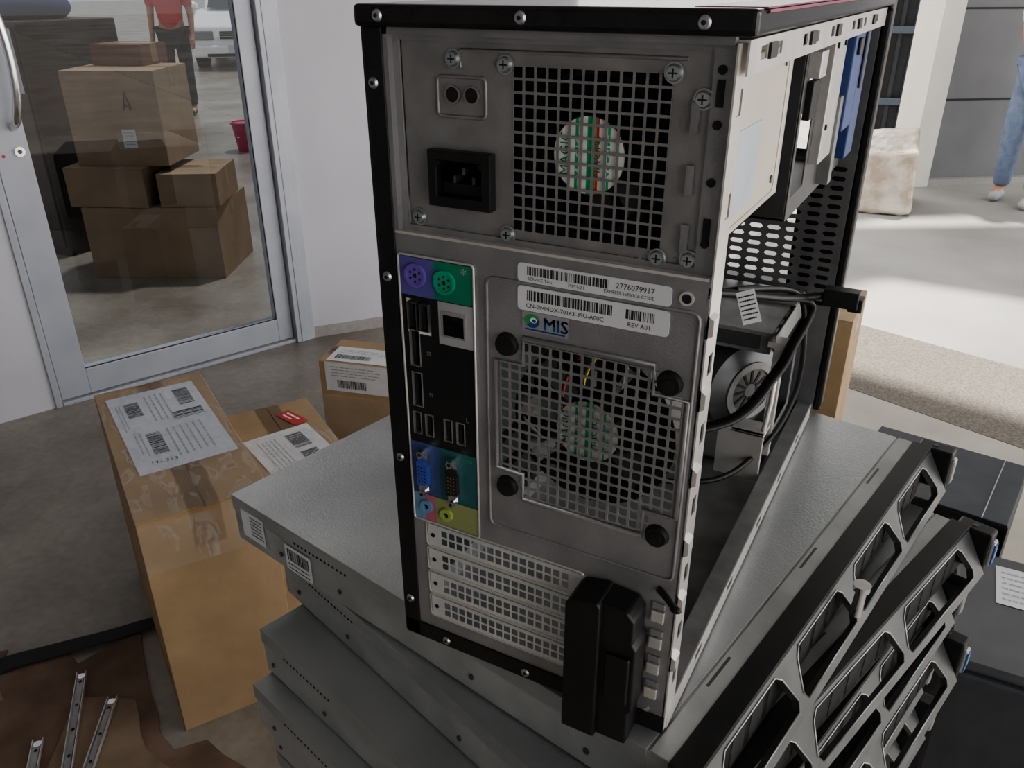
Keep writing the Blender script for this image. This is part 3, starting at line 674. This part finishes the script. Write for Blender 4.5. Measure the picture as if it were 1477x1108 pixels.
wallobj("wall_left",lambda b:(b.box(-4.5,-.135,-.01,.10,0,3.0,wallm),))
wallobj("trim_1",lambda b:(b.box(-.135,-.112,-.02,.09,0,2.6,alu),b.box(.845,.93,-.035,.09,0,2.6,alu),b.box(.865,.90,-.038,-.03,0,2.6,alu),b.box(-.135,.93,-.02,.09,2.2,2.6,alu),b.box(-.11,.845,-.02,.09,0,.015,alu)),.002)
dr=bpy.data.objects.new("door_1",None);COL.objects.link(dr);dr.location=P0;dr.rotation_euler=(0,0,A);dr["kind"]="structure";dr["label"]="white aluminium framed dark glass door";dr["category"]="door"
b=B();b.box(-.108,-.005,-.005,.045,.02,2.15,alu);b.box(.775,.84,-.005,.045,.02,2.15,alu);b.box(-.005,.775,-.005,.045,.02,.12,alu);b.box(-.005,.775,-.005,.045,2.05,2.15,alu)
b.box(-.012,.782,.0,.008,.112,.122,rubber);b.box(-.012,-.004,0,.008,.115,2.05,rubber);b.box(.774,.782,0,.008,.115,2.05,rubber);b.obj("door_frame",dr,.002)
gd=glassmat("tinted_glass",(.105,.115,.125),.14,.0)  # dark tint dims the objects that stand in for the reflection
b=B();b.rect(-.005,.775,.12,2.05,gd,TR(0,.02,0)@RX);b.obj("glass_pane",dr,recalc=False)
b=B();hx=-.035
b.tube(smooth([(hx,-.005,1.01),(hx,-.03,1.015),(hx+.005,-.065,1.04),(hx+.02,-.085,1.12),(hx+.026,-.09,1.23),(hx+.02,-.085,1.34),(hx+.005,-.065,1.42),(hx,-.03,1.445),(hx,-.005,1.45)],5),.013,chrome,12);b.obj("handle",dr,label="curved chrome pull handle")
b=B();b.cyl((hx,-.012,.93),.016,.010,'y',chrome,24);b.cyl((hx,-.014,.93),.007,.004,'y',darkg,16);b.obj("lock",dr)
b=B();b.cyl((hx-.05,-.007,.92),.005,.003,'y',red,12);b.obj("red_dot",dr)
A2=math.atan2(.324,.257)
b=B();b.box(.06,1.35,0,.12,0,3.0,wallm);b.obj("wall_back",None,loc=(-2.205,2.185,ZF),rot=(0,0,A2),kind="structure",label="white painted wall",category="wall")
b=B();b.box(.06,1.35,-.006,.0,0,.05,M("dirty_skirting",(.36,.34,.33),.7));b.obj("baseboard_back",None,loc=(-2.205,2.185,ZF),rot=(0,0,A2),kind="structure",label="dirty white skirting",category="skirting")
cm=M("blocker_ceiling_grey",(.32,.32,.32),.7)
b=B();b.prism([(-4.3,-2.9),(3.2,-3),(3.2,3.15),(1.2,3.9),(-1.1,4.4),(-1.75,3.3),(-2.30,2.2),(-2.62,1.35)],1.96,2.04,cm,None,'xy');b.obj("ceiling_light_blocker",kind="structure",label="unseen canopy over the shop front, shaped to block light",category="ceiling_light_blocker")  # out of view; outline shaped to keep sun and sky light off
b=B();b.prism([(-2.5,4.75),(-.1,4.95),(.25,5.55),(4.5,5.3),(4.5,9.2),(-.1,6.5),(-2.5,6.5)],2.3,2.4,cm,None,'xy');b.obj("ceiling_sun_blocker",kind="structure",label="awning added unseen to shade the far pavement",category="sun_blocker")  # unseen slab, added to shade the pavement and leave a sun patch
b=B();b.box(-4.5,2.8,-2.7,-2.6,ZF,1.95,M("blocker_wall_grey",(.38,.38,.38),.7));b.obj("wall_light_blocker",kind="structure",label="added unseen wall blocking light behind the camera",category="wall")  # unseen wall, added to block light from behind the camera

def ipl(nm,x,y,ang,w,d,h,z,label,mat=card2,extra=None): return carton(nm,(x,y,z),ang,w,d,h,label,mat=mat,extra=extra,tapem=tapeb)  # the door's reflection is built as added objects behind the glass
def mark2(r,w,d,h):
    b=B();T=TR(w*.55,-.0015,h*.2)@RX;b.rect(0,.07,0,.09,paper,T);b.lines(.01,.06,.01,.08,5,greyp,T,.0003);b.obj("paper_label",r,recalc=False)
    b=B();b.tube([(w*.62,-.002,h*.60),(w*.66,-.002,h*.78),(w*.70,-.002,h*.60),(w*.64,-.002,h*.66)],.004,ink,4);b.obj("printed_mark",r,recalc=False)
ipl("cardboard_box",-3.74,2.32,math.radians(28),.70,.5,.38,ZF,"large brown carton standing in for a door reflection")
ipl("cardboard_box",-3.80,2.31,math.radians(24),.42,.45,.20,ZF+.382,"flat brown carton stacked to stand in for a door reflection")
ipl("cardboard_box",-3.37,2.52,math.radians(32),.30,.4,.17,ZF+.382,"small brown carton stacked to stand in for a door reflection")
ipl("cardboard_box",-3.76,2.38,math.radians(27),.47,.42,.46,ZF+.584,"square brown carton on top of the stack standing in for a reflection",extra=mark2)
ipl("cardboard_box",-3.84,2.64,math.radians(20),.28,.25,.10,ZF+1.046,"small dark brown carton on top of the stack standing in for a reflection",mat=M("dark_cardboard",(.16,.07,.04),.8))
r=root("shade_stand_in","dark block with navy cloth and paper standing in for a shaded reflection","shade_block",(-4.75,2.75,ZF))  # dark block added where the reflection only shows shade
b=B();b.box(-.75,.55,-.25,.35,0,1.25,M("shade_block_dark",(.03,.022,.020),.5))
for i in range(3): b.box(-.73+.43*i,-.33+.43*i,-.262,-.25,.05,1.2,M("shade_block_face",(.045,.03,.027),.4))
b.obj("shade_block",r,.01)
b=B()
for i in range(6): b.ell((-.5+.16*i,.05,1.27+.04*(i%2)),(.14,.2,.09),M("navy_cloth",(.02,.03,.10),.8) if i%2 else slabg)
b.obj("cloth",r)
b=B();b.rect(.26,.52,.90,1.22,paper,TR(0,-.266,0)@RX);b.lines(.29,.49,.95,1.18,6,greyp,TR(0,-.267,0)@RX);b.obj("paper_sheet",r,recalc=False)
r=root("bucket","pink plastic bucket standing in for a door reflection","bucket",(-5.72,5.45,ZF))
b=B();b.cyl((0,0,0),.09,.25,'z',M("pink_plastic",(.45,.07,.14),.4),24,.125);b.ring((0,0,.24),.12,.135,.02,'z',M("pink_plastic_rim",(.45,.09,.16),.4));b.obj("bucket_body",r)
b=B();b.tube(smooth([(-.125,0,.25),(-.09,0,.18),(0,-.11,.13),(.09,0,.18),(.125,0,.25)]),.004,chrome);b.obj("bucket_handle",r)

silver=M("silver_car_paint",(.90,.91,.93),.3,0,coat=.4);cg=M("car_glass",(.02,.025,.03),.08)
cr=root("car","silver saloon car standing in for a door reflection","car",(-11.3,11.05,ZF),math.radians(-50))  # car of the door reflection, built behind the glass
b=B()
prof=[(0,.22),(0,.55),(-.06,.72),(-.9,.92),(-1.05,.95),(-3.6,1.0),(-4.3,.95),(-4.4,.6),(-4.4,.25),(-3.9,.2)]
b.prism(prof,-.85,.85,silver);b.box(-.02,.06,-.83,.83,.22,.42,silver)
b.obj("car_body",cr,.07,seg=4)
b=B();b.prism([(-1.0,.93),(-1.75,1.42),(-3.1,1.44),(-3.75,.99)],-.70,.70,silver);b.obj("cabin",cr,.06,seg=3)
b=B();b.add([(-.99,-.62,.965),(-.99,.62,.965),(-1.74,.58,1.42),(-1.74,-.58,1.42)],[(0,1,2,3)],cg,TR(.03,0,.03))
b.obj("windscreen",cr)
for s_ in (-1,1):
    b=B();b.box(-.08,.025,s_*.64-.17,s_*.64+.17,.50,.65,M("headlight_glass",(.25,.27,.30),.1,.3));b.obj("headlight",cr,.02)
    for x in (-.85,-3.5):
        b=B();b.cyl((x,s_*.80-.1,.31),.31,.2,'y',rubber,28);b.cyl((x,s_*.80-.11,.31),.19,.22,'y',silvert,20);b.obj("wheel",cr)
    b=B();b.ell((-1.35,s_*.95,1.02),(.08,.12,.07),silver);b.obj("wing_mirror",cr)
b=B();b.box(-.02,.03,-.36,.36,.52,.64,rubber)
for z_ in (.55,.58,.61): b.box(.025,.04,-.35,.35,z_,z_+.012,chrome)
b.ring((.04,0,.585),.035,.045,.01,'x',chrome);b.obj("grille",cr)
b=B();b.box(.06,.075,-.24,.24,.30,.42,paper);b.text("5730",.10,TR(.077,-.12,.325)@RZ@RX,ink);b.obj("number_plate",cr)
b=B();b.box(.055,.07,-.6,.6,.235,.285,dark);b.obj("air_intake",cr)

wp=M("wrapped_plastic",(.38,.31,.24),.35,0,(.54,.49,.43),9,bump=.4,bs=14,ramp=(.4,.6))
r=root("wrapped_bundle","tan goods bundle wrapped in crumpled clear plastic on the pavement","bundle",(-.24,6.0,ZF+.010),.12)
b=B();b.add([(-.20,-.32,0),(.20,-.32,0),(.22,.32,0),(-.20,.32,0),(-.16,-.28,.38),(.17,-.28,.42),(.19,.28,.50),(-.14,.28,.47)],[(0,1,2,3),(4,5,6,7),(0,1,5,4),(1,2,6,5),(2,3,7,6),(3,0,4,7)],wp);o=b.obj("wrapped_goods",r,.03,seg=3)
md=o.modifiers.new("s","SUBSURF");md.levels=3;md.render_levels=3;md.subdivision_type='SIMPLE'
tx=bpy.data.textures.new("crumple","CLOUDS");tx.noise_scale=.08;md=o.modifiers.new("d","DISPLACE");md.texture=tx;md.strength=.025

gp=M("grey_gate_panel",(.125,.128,.135),.5,0,(.145,.148,.155),3)
GA=math.atan2(.551,.783);GP=(-.105,6.694,ZF+.004)
b=B();b.box(.14,4.5,.05,.10,0.05,3.6,gp)
for z_ in (.62,1.24,1.86,2.48): b.box(.14,4.5,.045,.052,z_,z_+.012,dark)
b.obj("door_2",None,loc=GP,rot=(0,0,GA),kind="structure",label="dark grey sectional garage door",category="door")
b=B();b.box(-.02,.14,-.02,.30,0,3.6,M("cream_pillar",(.52,.50,.47),.6,0,(.58,.56,.53),3));b.box(-.03,4.5,.0,.14,0,.05,M("kerb_concrete",(.26,.25,.235),.8))
b.obj("trim_2",None,loc=GP,rot=(0,0,GA),kind="structure",label="cream pillar beside the garage door",category="pillar")
r=root("storage_rack","dark blue-grey metal rack frames standing near the pillar","rack",(-.62,8.2,ZF+.004),.2)
b=B()
b.box(0,.62,.05,.25,0,2.6,slabg)
for i in range(3):
    b.box(.0+i*.22,.14+i*.22,0,.25,0,2.6,slabg);b.box(.04+i*.22,.10+i*.22,-.01,.0,.1,2.5,blackp)
for z_ in (.4,1.0,1.6,2.2): b.box(0,.62,-.03,.0,z_,z_+.06,M("slate_bar",(.08,.10,.13),.5))
b.obj("rack_frame",r,.004)
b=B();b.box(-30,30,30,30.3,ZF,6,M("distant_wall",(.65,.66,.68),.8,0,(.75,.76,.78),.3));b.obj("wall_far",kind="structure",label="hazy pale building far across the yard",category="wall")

# ================================================================= PEOPLE
skinm=M("skin",(.42,.22,.14),.5)
def skinobj(name,J,E,mat,parent,rootv=0,sub=2,label=None):
    me=bpy.data.meshes.new(name);names=list(J);me.from_pydata([J[n][0] for n in names],[(names.index(a),names.index(c)) for a,c in E],[])
    me.materials.append(mat);o=bpy.data.objects.new(name,me);COL.objects.link(o);o.parent=parent
    md=o.modifiers.new("skin","SKIN");md.use_smooth_shade=True
    if not me.skin_vertices: bpy.context.view_layer.update()
    sv=me.skin_vertices[0].data
    for i,n in enumerate(names):
        r_=J[n][1];sv[i].radius=(r_,r_) if not isinstance(r_,tuple) else r_
        sv[i].use_root=(i==rootv)
    md=o.modifiers.new("sub","SUBSURF");md.levels=sub;md.render_levels=sub
    if label:o["label"]=label
    return o
def person(loc,rz,label,shirt,pants,lf,rf,lk,rk,lh,rh,le,re,shoe):
    r=root("person",label,"person",loc,rz)
    hipz=.90
    J={"pel":((0,0,hipz),.12),"sp":((0,0,1.10),.115),"ch":((0,0,1.30),.125),"nk":((0,0,1.42),.055),"hd0":((0,-.01,1.50),.07),"hd":((0,-.015,1.59),.082),"top":((0,0,1.65),.05),
       "lhp":((.09,0,.86),.085),"lk":(lk,.058),"la":(lf,.038),"lt":((lf[0]+.01,lf[1]-.14,.035),.032),
       "rhp":((-.09,0,.86),.085),"rk":(rk,.058),"ra":(rf,.038),"rt":((rf[0]-.01,rf[1]-.14,.035),.032),
       "ls":((.18,0,1.36),.052),"le":(le,.040),"lw":(lh,.028),"rs":((-.18,0,1.36),.052),"re":(re,.040),"rw":(rh,.028)}
    E=[("pel","sp"),("sp","ch"),("ch","nk"),("nk","hd0"),("hd0","hd"),("hd","top"),("pel","lhp"),("lhp","lk"),("lk","la"),("la","lt"),("pel","rhp"),("rhp","rk"),("rk","ra"),("ra","rt"),("ch","ls"),("ls","le"),("le","lw"),("ch","rs"),("rs","re"),("re","rw")]
    for s_,w_,e_ in (("l",lh,le),("r",rh,re)):
        d=(Vector(w_)-Vector(e_)).normalized();pm=Vector(w_)+d*.05
        J[s_+"pm"]=(tuple(pm),.030);E.append((s_+"w",s_+"pm"))
        for i in range(4):
            q=pm+Vector(((i-1.5)*.006,(i-1.5)*.018,0))+d*(.035);t_=q+d*(.035-.004*abs(i-1.3))+Vector((0,-.008,0))
            J[s_+"f%d"%i]=(tuple(q),.009);J[s_+"g%d"%i]=(tuple(t_),.008);E+= [(s_+"pm",s_+"f%d"%i),(s_+"f%d"%i,s_+"g%d"%i)]
        q=Vector(w_)+Vector((0,-.04,0))+d*.03;J[s_+"th"]=(tuple(q),.010);E.append((s_+"w",s_+"th"))
    skinobj("body",J,E,skinm,r)
    J2={k:(J[k][0],v) for k,v in (("pel",.135),("lhp",.100),("lk",.075),("la",.058),("rhp",.100),("rk",.075),("ra",.058))}
    J2["la"]=((lf[0],lf[1],lf[2]+.01),.06);J2["ra"]=((rf[0],rf[1],rf[2]+.01),.06)
    skinobj("trousers",J2,[("pel","lhp"),("lhp","lk"),("lk","la"),("pel","rhp"),("rhp","rk"),("rk","ra")],pants,r)
    mid=lambda a,c,t:tuple(Vector(a).lerp(Vector(c),t))
    J3={"ch":((0,0,1.28),.15),"sp":((0,0,1.10),.14),"pel":((0,0,.90),.145),"nk":((0,0,1.40),.075),"ls":((.18,0,1.36),.07),"lm":(mid((.18,0,1.36),le,.8),.06),"rs":((-.18,0,1.36),.07),"rm":(mid((-.18,0,1.36),re,.8),.06)}
    skinobj("shirt",J3,[("ch","sp"),("sp","pel"),("ch","nk"),("ch","ls"),("ls","lm"),("ch","rs"),("rs","rm")],shirt,r)
    for f in (lf,rf):
        J4={"a":((f[0],f[1]+.03,.045),.044),"m":((f[0],f[1]-.06,.042),.044),"t":((f[0],f[1]-.16,.036),.036)}
        skinobj("shoe",J4,[("a","m"),("m","t")],shoe,r,0,1)
    b=B();b.ell((0,.012,1.615),(.094,.105,.085),M("black_hair",(.01,.008,.007),.6));b.obj("hair",r)
    for s_ in (-1,1):
        b=B();b.ell((s_*.032,-.092,1.585),(.013,.008,.008),white);b.ell((s_*.032,-.099,1.585),(.006,.004,.006),ink);b.obj("eye",r)
        b=B();b.ell((s_*.084,-.01,1.575),(.012,.02,.03),skinm);b.obj("ear",r)
    b=B();b.ell((0,-.102,1.555),(.013,.018,.022),skinm);b.obj("nose",r)
    b=B();b.ell((0,-.088,1.515),(.025,.010,.007),M("lips",(.35,.12,.10),.5));b.obj("mouth",r)
    return r
jeans=M("blue_denim",(.12,.155,.24),.8,0,(.17,.21,.30),20);gshirt=M("grey_shirt",(.42,.44,.48),.8);rsh=M("red_shirt",(.55,.02,.03),.8)
pr_=person((.60,6.50,ZF+.004),math.radians(-15),"person in light blue jeans walking past the garage door",gshirt,jeans,(.11,-.08,.07),(-.12,.06,.07),(.11,-.06,.48),(-.11,.0,.49),(.24,-.14,.90),(-.13,.16,.90),(.24,.04,1.10),(-.19,.06,1.10),M("pale_shoe",(.30,.31,.33),.6))
person((-8.05,6.80,ZF),math.radians(35),"person in a red shirt standing in for a door reflection",rsh,M("dark_trousers",(.02,.02,.03),.8),(.10,.0,.07),(-.10,-.02,.07),(.10,-.02,.48),(-.10,-.02,.48),(.22,-.06,.84),(-.22,-.06,.84),(.22,.03,1.10),(-.22,.03,1.10),blackp)  # figure of the door reflection, built behind the glass

# ================================================================= LIGHT + CAMERA
w=bpy.data.worlds.new("w");bpy.context.scene.world=w;w.use_nodes=True
bg=w.node_tree.nodes["Background"];bg.inputs[0].default_value=(1,.99,.98,1);bg.inputs[1].default_value=2.1
sd=bpy.data.lights.new("sun","SUN");sd.energy=9;sd.angle=math.radians(3);sd.color=(1,.94,.86)
so=bpy.data.objects.new("sun",sd);COL.objects.link(so);so.rotation_euler=(math.radians(-20),math.radians(4),0)
cam=bpy.data.cameras.new("camera");co=bpy.data.objects.new("camera",cam);COL.objects.link(co)
R=[[0.878367,0.477981,-0.002207],[0.209619,-0.38935,-0.896921],[-0.429571,0.787363,-0.442186]]
mt=Matrix(((R[0][0],-R[1][0],-R[2][0],.2512),(R[0][1],-R[1][1],-R[2][1],-.32449),(R[0][2],-R[1][2],-R[2][2],.37262),(0,0,0,1)))
co.matrix_world=mt;cam.sensor_width=36;cam.sensor_fit='HORIZONTAL';cam.lens=1185.478/1477*36;cam.clip_start=.01;cam.clip_end=300
bpy.context.scene.camera=co
